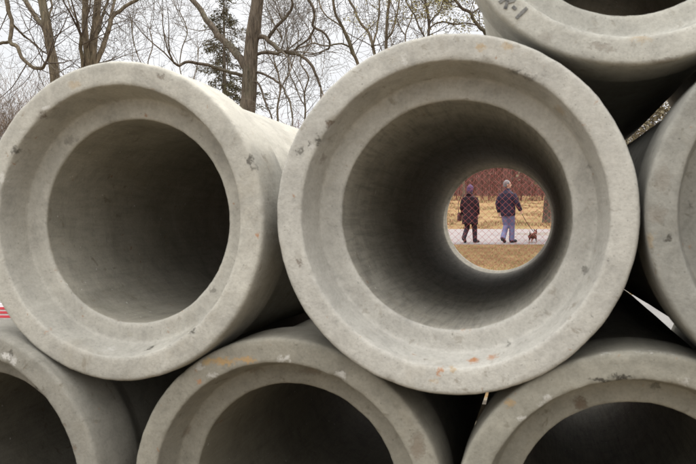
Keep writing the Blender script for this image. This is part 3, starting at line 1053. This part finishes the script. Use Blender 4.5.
def far_trunk(px, D, wpx, label, top_m, seed, mat=None, lean=0.0):
    r = random.Random(seed)
    u = (px - 348) / F_PX * D
    g = G(u, D)
    o = empty('bare_tree', g, label, 'tree', 'trees on the far lawn')
    rad = wpx / 2 / F_PX * D
    t, c = MB(), MB()
    pts = [Vector((lean * k * k * .02, 0, -.2 + k * top_m / 8)) + rvec(r, .03) for k in range(9)]
    rads = [rad * (1.35 if k == 0 else 1.08 if k == 1 else 1) * (1 - .6 * k / 8) for k in range(9)]
    sp_, sr = smooth_path(pts, rads)
    t.tube(sp_, sr, 14)
    for k in range(9):
        i = r.randint(len(sp_) // 2, len(sp_) - 1)
        grow(c, r, sp_[i], rvec(r) + Vector((0, 0, .7)), top_m * .3, sr[i] * .4, 2, .2, .05, .8, 3, .008)
    t.build('trunk', mat or M_bark, o)
    c.build('crown', M_twig, o)


# kept short enough that the crowns stay hidden behind the pile, as they are in the photograph
far_trunk(547.5, 29.5, 8.6, 'thick dark tree trunk on the lawn right of the small dog', 3.9, 201)
far_trunk(463.5, 31, 3.4, 'pale slim tree trunk behind the walker in the long coat', 3.6, 202, M_bark_tan)
far_trunk(513, 50, 3.2, 'dark slim trunk in the brush above the jeans walker', 4.5, 203)
far_trunk(487, 50, 2.4, 'thin dark trunk in the brush between the two walkers', 4.2, 204)

# ------------------------------------------------------------------ walkers
SKIN = noisy('skin', (0.42, 0.25, 0.18), (0.5, 0.31, 0.23), 8, 0.6)
COAT = noisy('dark_coat', (0.009, 0.005, 0.007), (0.022, 0.011, 0.015), 7, 0.8, 0.5, 0.01)
TROUS = noisy('black_trousers', (0.018, 0.012, 0.016), (0.035, 0.024, 0.03), 9, 0.8)
JACKET = noisy('navy_jacket', (0.010, 0.009, 0.018), (0.028, 0.022, 0.040), 6, 0.75, 0.5, 0.01)
JEANS = noisy('blue_jeans', (0.085, 0.09, 0.17), (0.16, 0.165, 0.27), 7, 0.85)
SHOE = noisy('dark_shoes', (0.02, 0.016, 0.018), (0.04, 0.032, 0.034), 9, 0.6)
HAT = noisy('purple_knit_hat', (0.055, 0.03, 0.06), (0.10, 0.06, 0.11), 25, 0.9)
HAIR = noisy('grey_hair', (0.10, 0.09, 0.095), (0.24, 0.225, 0.22), 40, 0.8)
LEATHER = noisy('dark_leather', (0.045, 0.02, 0.02), (0.08, 0.04, 0.035), 12, 0.5)


def V(*a): return Vector(a)


def body_parts(h, sh, legs, arms, head_yaw):
    """continuous skin surface: torso, neck, head with a face, arms, hands with five fingers, legs, feet. +y = facing"""
    k = h / 1.75
    mb = MB()
    mb.tube([V(0, 0, .84 * k), V(0, 0, .95 * k), V(0, .01, 1.08 * k), V(0, 0, 1.25 * k), V(0, -.01, 1.38 * k), V(0, -.01, 1.45 * k)],
            [.13 * k, .16 * k, .135 * k, .16 * k, .15 * k, .07 * k], 18, ell=.68, updir=(1, 0, 0))
    mb.tube([V(0, -.01, 1.40 * k), V(0, .005, 1.53 * k)], [.06 * k, .052 * k], 12)
    R3 = Matrix.Rotation(head_yaw, 3, 'Z')
    hc = V(0, .015, 1.63 * k)

    def hd(x, y, z): return hc + R3 @ (V(x, y, z) * k)
    mb.ball(hd(0, -.005, .02), (.076 * k, .095 * k, .10 * k), rot=R3)
    mb.ball(hd(0, .03, -.045), (.055 * k, .062 * k, .068 * k), rot=R3)     # jaw
    mb.tube([hd(0, .088, .012), hd(0, .108, -.024), hd(0, .09, -.034)], [.008, .014, .008], 8)   # nose
    mb.ball(hd(0, .088, -.06), (.024, .011, .008), 8, 6, R3)              # lips
    mb.ball(hd(0, .078, -.088), (.02, .016, .016), 8, 6, R3)              # chin
    for s in (-1, 1):
        mb.ball(hd(s * .078, -.005, -.005), (.012, .02, .032), 8, 6, R3)  # ear
        mb.ball(hd(s * .033, .075, .03), (.024, .012, .008), 8, 6, R3)    # brow
        hip, knee, ank, toe = legs[s]
        mb.tube([hip, hip.lerp(knee, .5), knee, knee.lerp(ank, .35), ank], [.088 * k, .076 * k, .056 * k, .054 * k, .036 * k], 14)
        mb.tube([ank + V(0, 0, -.02), ank.lerp(toe, .5) + V(0, 0, -.02), toe], [.036 * k, .036 * k, .028 * k], 10)
        sho, elb, wri, fing, curl = arms[s]
        mb.tube([sho, sho.lerp(elb, .5), elb, elb.lerp(wri, .4), wri], [.056 * k, .046 * k, .038 * k, .037 * k, .025 * k], 12)
        hdn = (fing - wri).normalized()
        side = V(0, 1, 0) - hdn * hdn.y
        side.normalize()
        palm_n = hdn.cross(side) * s
        pe = wri + hdn * .085 * k
        mb.tube([wri, wri + hdn * .04 * k, pe], [.024 * k, .040 * k, .038 * k], 10, ell=.42, updir=side)
        for f, (off, ln) in enumerate(((.030, .068), (.010, .078), (-.010, .073), (-.029, .058))):
            a = pe + side * off * k - hdn * .012
            b = a + (hdn * (1 - curl * .4) + palm_n * -curl * .5).normalized() * ln * .5 * k
            c = b + (hdn * (1 - curl) - palm_n * curl * 1.2).normalized() * ln * .5 * k
            mb.tube([a, b, c], [.0095, .009, .0075], 7)
        a = wri + hdn * .03 * k + side * .03 * k
        mb.tube([a, a + (hdn * .7 + side * .7) * .035 * k, a + (hdn * 1.0 + side * .5 - palm_n * .4) * .062 * k], [.012, .011, .0085], 7)
    return mb, hd, R3, k


# walker 1: long dark coat, knitted hat, shoulder bag on the left side
D1 = 21.9
g1 = G((470 - 348) / F_PX * D1, D1)
w1 = empty('person', g1, 'walker in a long dark coat and purple knit hat carrying a shoulder bag', 'person')
w1.rotation_euler = (0, 0, YAW - .55)
k1 = 1.62 / 1.75
legs = {-1: (V(-.085, .0, .86 * k1), V(-.10, .04, .46 * k1), V(-.105, -.20, .15), V(-.115, -.07, .035)),
        1: (V(.085, .0, .86 * k1), V(.10, .10, .47 * k1), V(.10, .12, .085), V(.13, .27, .035))}
arms = {-1: (V(-.18, -.01, 1.36 * k1), V(-.235, -.03, 1.08 * k1), V(-.225, .08, .87 * k1), V(-.225, .14, .74 * k1), .5),
        1: (V(.18, -.01, 1.36 * k1), V(.23, -.03, 1.08 * k1), V(.215, .05, .85 * k1), V(.21, .08, .72 * k1), .5)}
mb, hd, R3, k = body_parts(1.62, 1, legs, arms, -.25)
body = remesh(mb, 'body', SKIN, w1, .007)
ct = MB()
ct.tube([V(0, 0, .57 * k), V(0, 0, .66 * k), V(0, 0, .86 * k), V(0, 0, 1.06 * k), V(0, -.005, 1.25 * k), V(0, -.015, 1.39 * k), V(0, -.01, 1.47 * k)],
        [.235, .232, .215, .19, .192, .165, .085], 26, ell=.74, updir=(1, 0, 0))
for s in (-1, 1):
    sho, elb, wri, _, _ = arms[s]
    ct.tube([sho + V(-s * .02, 0, .02), sho.lerp(elb, .5), elb, elb.lerp(wri, .5), wri.lerp(elb, .06)], [.07, .074, .066, .058, .054], 14)
ct.tube([V(0, -.055, 1.44 * k), V(0, -.02, 1.53 * k)], [.10, .085], 14)            # hood lying on the collar
remesh(ct, 'coat', COAT, w1, .011, 3)
hm = MB()
hm.ball(hd(0, -.008, .035), (.092, .108, .103), 20, 14, R3)
hm.tube([hd(0, -.02, -.085), hd(0, -.03, .0)], [.083, .095], 14)
hm.ball(hd(0, -.01, .143), .026, 10, 8)
ho = remesh(hm, 'hat', HAT, w1, .009, 1)
tr = MB()
for s in (-1, 1):
    hip, knee, ank, toe = legs[s]
    tr.tube([hip, hip.lerp(knee, .6), knee, knee.lerp(ank, .5), ank + V(0, 0, -.02)], [.105, .088, .074, .067, .062], 14)
tr.tube([V(-.06, 0, .86 * k), V(.06, 0, .86 * k)], [.11, .11], 12)
remesh(tr, 'trousers', TROUS, w1, .01, 2)
for s in (-1, 1):
    _, _, ank, toe = legs[s]
    sm = MB()
    hl = (toe - ank); hl.z = 0; hl.normalize()
    sm.tube([ank - hl * .055 + V(0, 0, -.035), ank + V(0, 0, -.03) + hl * .03, toe + V(0, 0, .008), toe + hl * .05 + V(0, 0, -.002)], [.042, .05, .045, .026], 12)
    sm.tube([ank - hl * .01 + V(0, 0, -.03), ank + V(0, 0, .05)], [.05, .048], 12)
    remesh(sm, 'shoe', SHOE, w1, .008, 1)
# her bag: hangs at the left hip on a strap over the shoulder
bag = empty('shoulder_bag', g1, 'dark leather shoulder bag at the left hip of the walker in the long coat', 'bag')
bag.rotation_euler = w1.rotation_euler
bb = MB()
bb.tube([V(-.31, -.02, .62), V(-.31, -.02, .66), V(-.305, -.02, .78), V(-.295, -.02, .86)], [.095, .12, .115, .085], 16, ell=.45, updir=(0, 1, 0))
remesh(bb, 'pouch', LEATHER, bag, .01, 1)
sb = MB()
for yy in (-.11, .07):
    sb.tube([V(-.30, yy, .85), V(-.315, yy * 1.05, 1.1), V(-.245, yy * .9, 1.31), V(-.15, yy * .3 - .01, 1.375)], .009, 6)
sb.build('strap', LEATHER, bag)

# walker 2: dark jacket, jeans, grey hair, lead in the right hand
D2 = 21.9
g2 = G((508.5 - 348) / F_PX * D2, D2)
w2 = empty('person', g2, 'grey haired walker in a navy jacket and blue jeans holding the dog lead', 'person')
w2.rotation_euler = (0.05, 0, YAW - .65)
legs = {-1: (V(-.09, 0, .88), V(-.085, .05, .48), V(-.07, -.20, .15), V(-.085, -.07, .04)),
        1: (V(.09, 0, .88), V(.075, .09, .49), V(.055, .10, .085), V(.09, .26, .04))}
arms = {-1: (V(-.19, -.01, 1.355), V(-.29, -.03, 1.11), V(-.285, .04, .86), V(-.28, .06, .73), .45),
        1: (V(.19, -.01, 1.355), V(.295, -.03, 1.13), V(.345, .10, .90), V(.36, .15, .79), 1.0)}
mb, hd, R3, k = body_parts(1.76, 1, legs, arms, -1.05)
remesh(mb, 'body', SKIN, w2, .007)
jk = MB()
jk.tube([V(0, 0, .77), V(0, 0, .80), V(0, 0, .93), V(0, 0, 1.10), V(0, -.01, 1.27), V(0, -.02, 1.40), V(0, -.01, 1.50)],
        [.205, .215, .222, .22, .222, .185, .085], 26, ell=.76, updir=(1, 0, 0))
for s in (-1, 1):
    sho, elb, wri, _, _ = arms[s]
    jk.tube([sho + V(-s * .02, 0, .01), sho.lerp(elb, .5), elb, elb.lerp(wri, .5), wri.lerp(elb, .05)], [.084, .086, .077, .066, .056], 14)
jk.tube([V(0, -.02, 1.44), V(0, .0, 1.535)], [.088, .078], 14)
remesh(jk, 'jacket', JACKET, w2, .011, 3)
je = MB()
for s in (-1, 1):
    hip, knee, ank, toe = legs[s]
    je.tube([hip, hip.lerp(knee, .6), knee, knee.lerp(ank, .5), ank + V(0, -.01, -.02)], [.118, .098, .082, .076, .078], 14)
je.tube([V(-.06, 0, .89), V(.06, 0, .89)], [.13, .13], 12)
remesh(je, 'jeans', JEANS, w2, .01, 2)
hm = MB()
hm.ball(hd(0, -.022, .04), (.088, .098, .098), 20, 14, R3)
hm.tube([hd(0, -.06, -.06), hd(0, -.045, .03)], [.06, .08], 14)
remesh(hm, 'hair', HAIR, w2, .009, 1)
for s in (-1, 1):
    _, _, ank, toe = legs[s]
    sm = MB()
    hl = (toe - ank); hl.z = 0; hl.normalize()
    sm.tube([ank - hl * .06 + V(0, 0, -.04), ank + V(0, 0, -.035) + hl * .03, toe + V(0, 0, .005), toe + hl * .05 + V(0, 0, -.005)], [.045, .053, .048, .028], 12)
    sm.tube([ank + V(0, 0, -.03), ank + V(0, 0, .03)], [.05, .05], 12)
    remesh(sm, 'shoe', SHOE, w2, .008, 1)

# the small dog, walking away and to the right
DD = 21.9
gd = G((532.5 - 348) / F_PX * DD, DD)
dog = empty('dog', gd, 'small dark and white terrier on a lead, walking beside the jeans walker', 'dog')
dog.rotation_euler = (0, 0, YAW - .62)
db = MB()
db.tube([V(0, -.15, .205), V(0, -.11, .205), V(0, 0, .19), V(0, .10, .195), V(0, .155, .215), V(0, .19, .24)], [.045, .062, .058, .075, .062, .045], 16, ell=1.15, updir=(1, 0, 0))
db.tube([V(0, .15, .225), V(0, .20, .285), V(0, .22, .31)], [.052, .04, .036], 12)
db.ball(V(0, .235, .32), (.04, .048, .042))
db.tube([V(0, .25, .312), V(0, .315, .298)], [.026, .016], 10)
for s in (-1, 1):
    db.tube([V(s * .022, .215, .345), V(s * .036, .205, .385), V(s * .042, .21, .402)], [.017, .012, .005], 7)
    fy = .03 * s
    db.tube([V(s * .045, .13, .18), V(s * .047, .115 + fy, .10), V(s * .046, .125 + fy * 1.6, .055), V(s * .046, .13 + fy * 1.7, .012)], [.032, .019, .014, .013], 9)
    db.ball(V(s * .046, .142 + fy * 1.7, .012), (.016, .024, .012), 8, 6)
    hy = -.03 * s
    db.tube([V(s * .045, -.12, .20), V(s * .05, -.085 + hy * .6, .125), V(s * .05, -.15 + hy, .075), V(s * .05, -.135 + hy * 1.3, .012)], [.045, .030, .015, .013], 9)
    db.ball(V(s * .05, -.122 + hy * 1.3, .012), (.016, .024, .012), 8, 6)
db.tube([V(0, -.15, .235), V(0, -.185, .28), V(0, -.18, .335)], [.02, .014, .008], 8)
n = NT('dog_fur', .9, .1)
sx = n.t.nodes.new('ShaderNodeSeparateXYZ')
n.L(n.vec, sx.inputs[0])
nz_ = n.noise(14, 4, .6)
f = n.math('ADD', sx.outputs['Z'], n.math('MULTIPLY', nz_, 0.10))
c = n.ramp(f, [(0.09, (0.34, 0.24, 0.18)), (0.15, (0.075, 0.032, 0.02))])
c = n.mix(n.ramp(n.noise(9, 2, .5, n.mapping((1, 1, 1), (5, 2, 8))), [(.60, 0), (.64, 1)]), c, (0.38, 0.28, 0.22))
n.color(c)
n.bump(n.noise(120, 4, .8), .8, .01)
remesh(db, 'body', n.m, dog, .006, 1)
cb_ = MB(); cb_.tube([V(.056 * math.cos(a), .185 + .035 * math.sin(a), .262 - .03 * math.sin(a)) for a in [i * math.pi / 8 for i in range(17)]], .006, 6); cb_.build('collar', M_red, dog)

# the lead from the right hand down to the collar
hw_ = Matrix.Rotation(w2.rotation_euler.z, 3, 'Z')
a = g2 + w2.rotation_euler.to_matrix() @ V(.36, .15, .81)
dw_ = Matrix.Rotation(dog.rotation_euler.z, 3, 'Z')
b = gd + dw_ @ V(0, .17, .285)
ld = MB()
pts = []
for i in range(13):
    t = i / 12
    q = a.lerp(b, t)
    q.z -= .05 * math.sin(math.pi * t)
    pts.append(q - a)
ld.tube(pts, .0075, 6)
lo = ld.build('dog_lead', noisy('dark_lead', (.02, .015, .015), (.04, .03, .03), 10))
lo.location = a
tag(lo, 'thin dark lead from the right hand of the jeans walker to the small dog', 'lead')
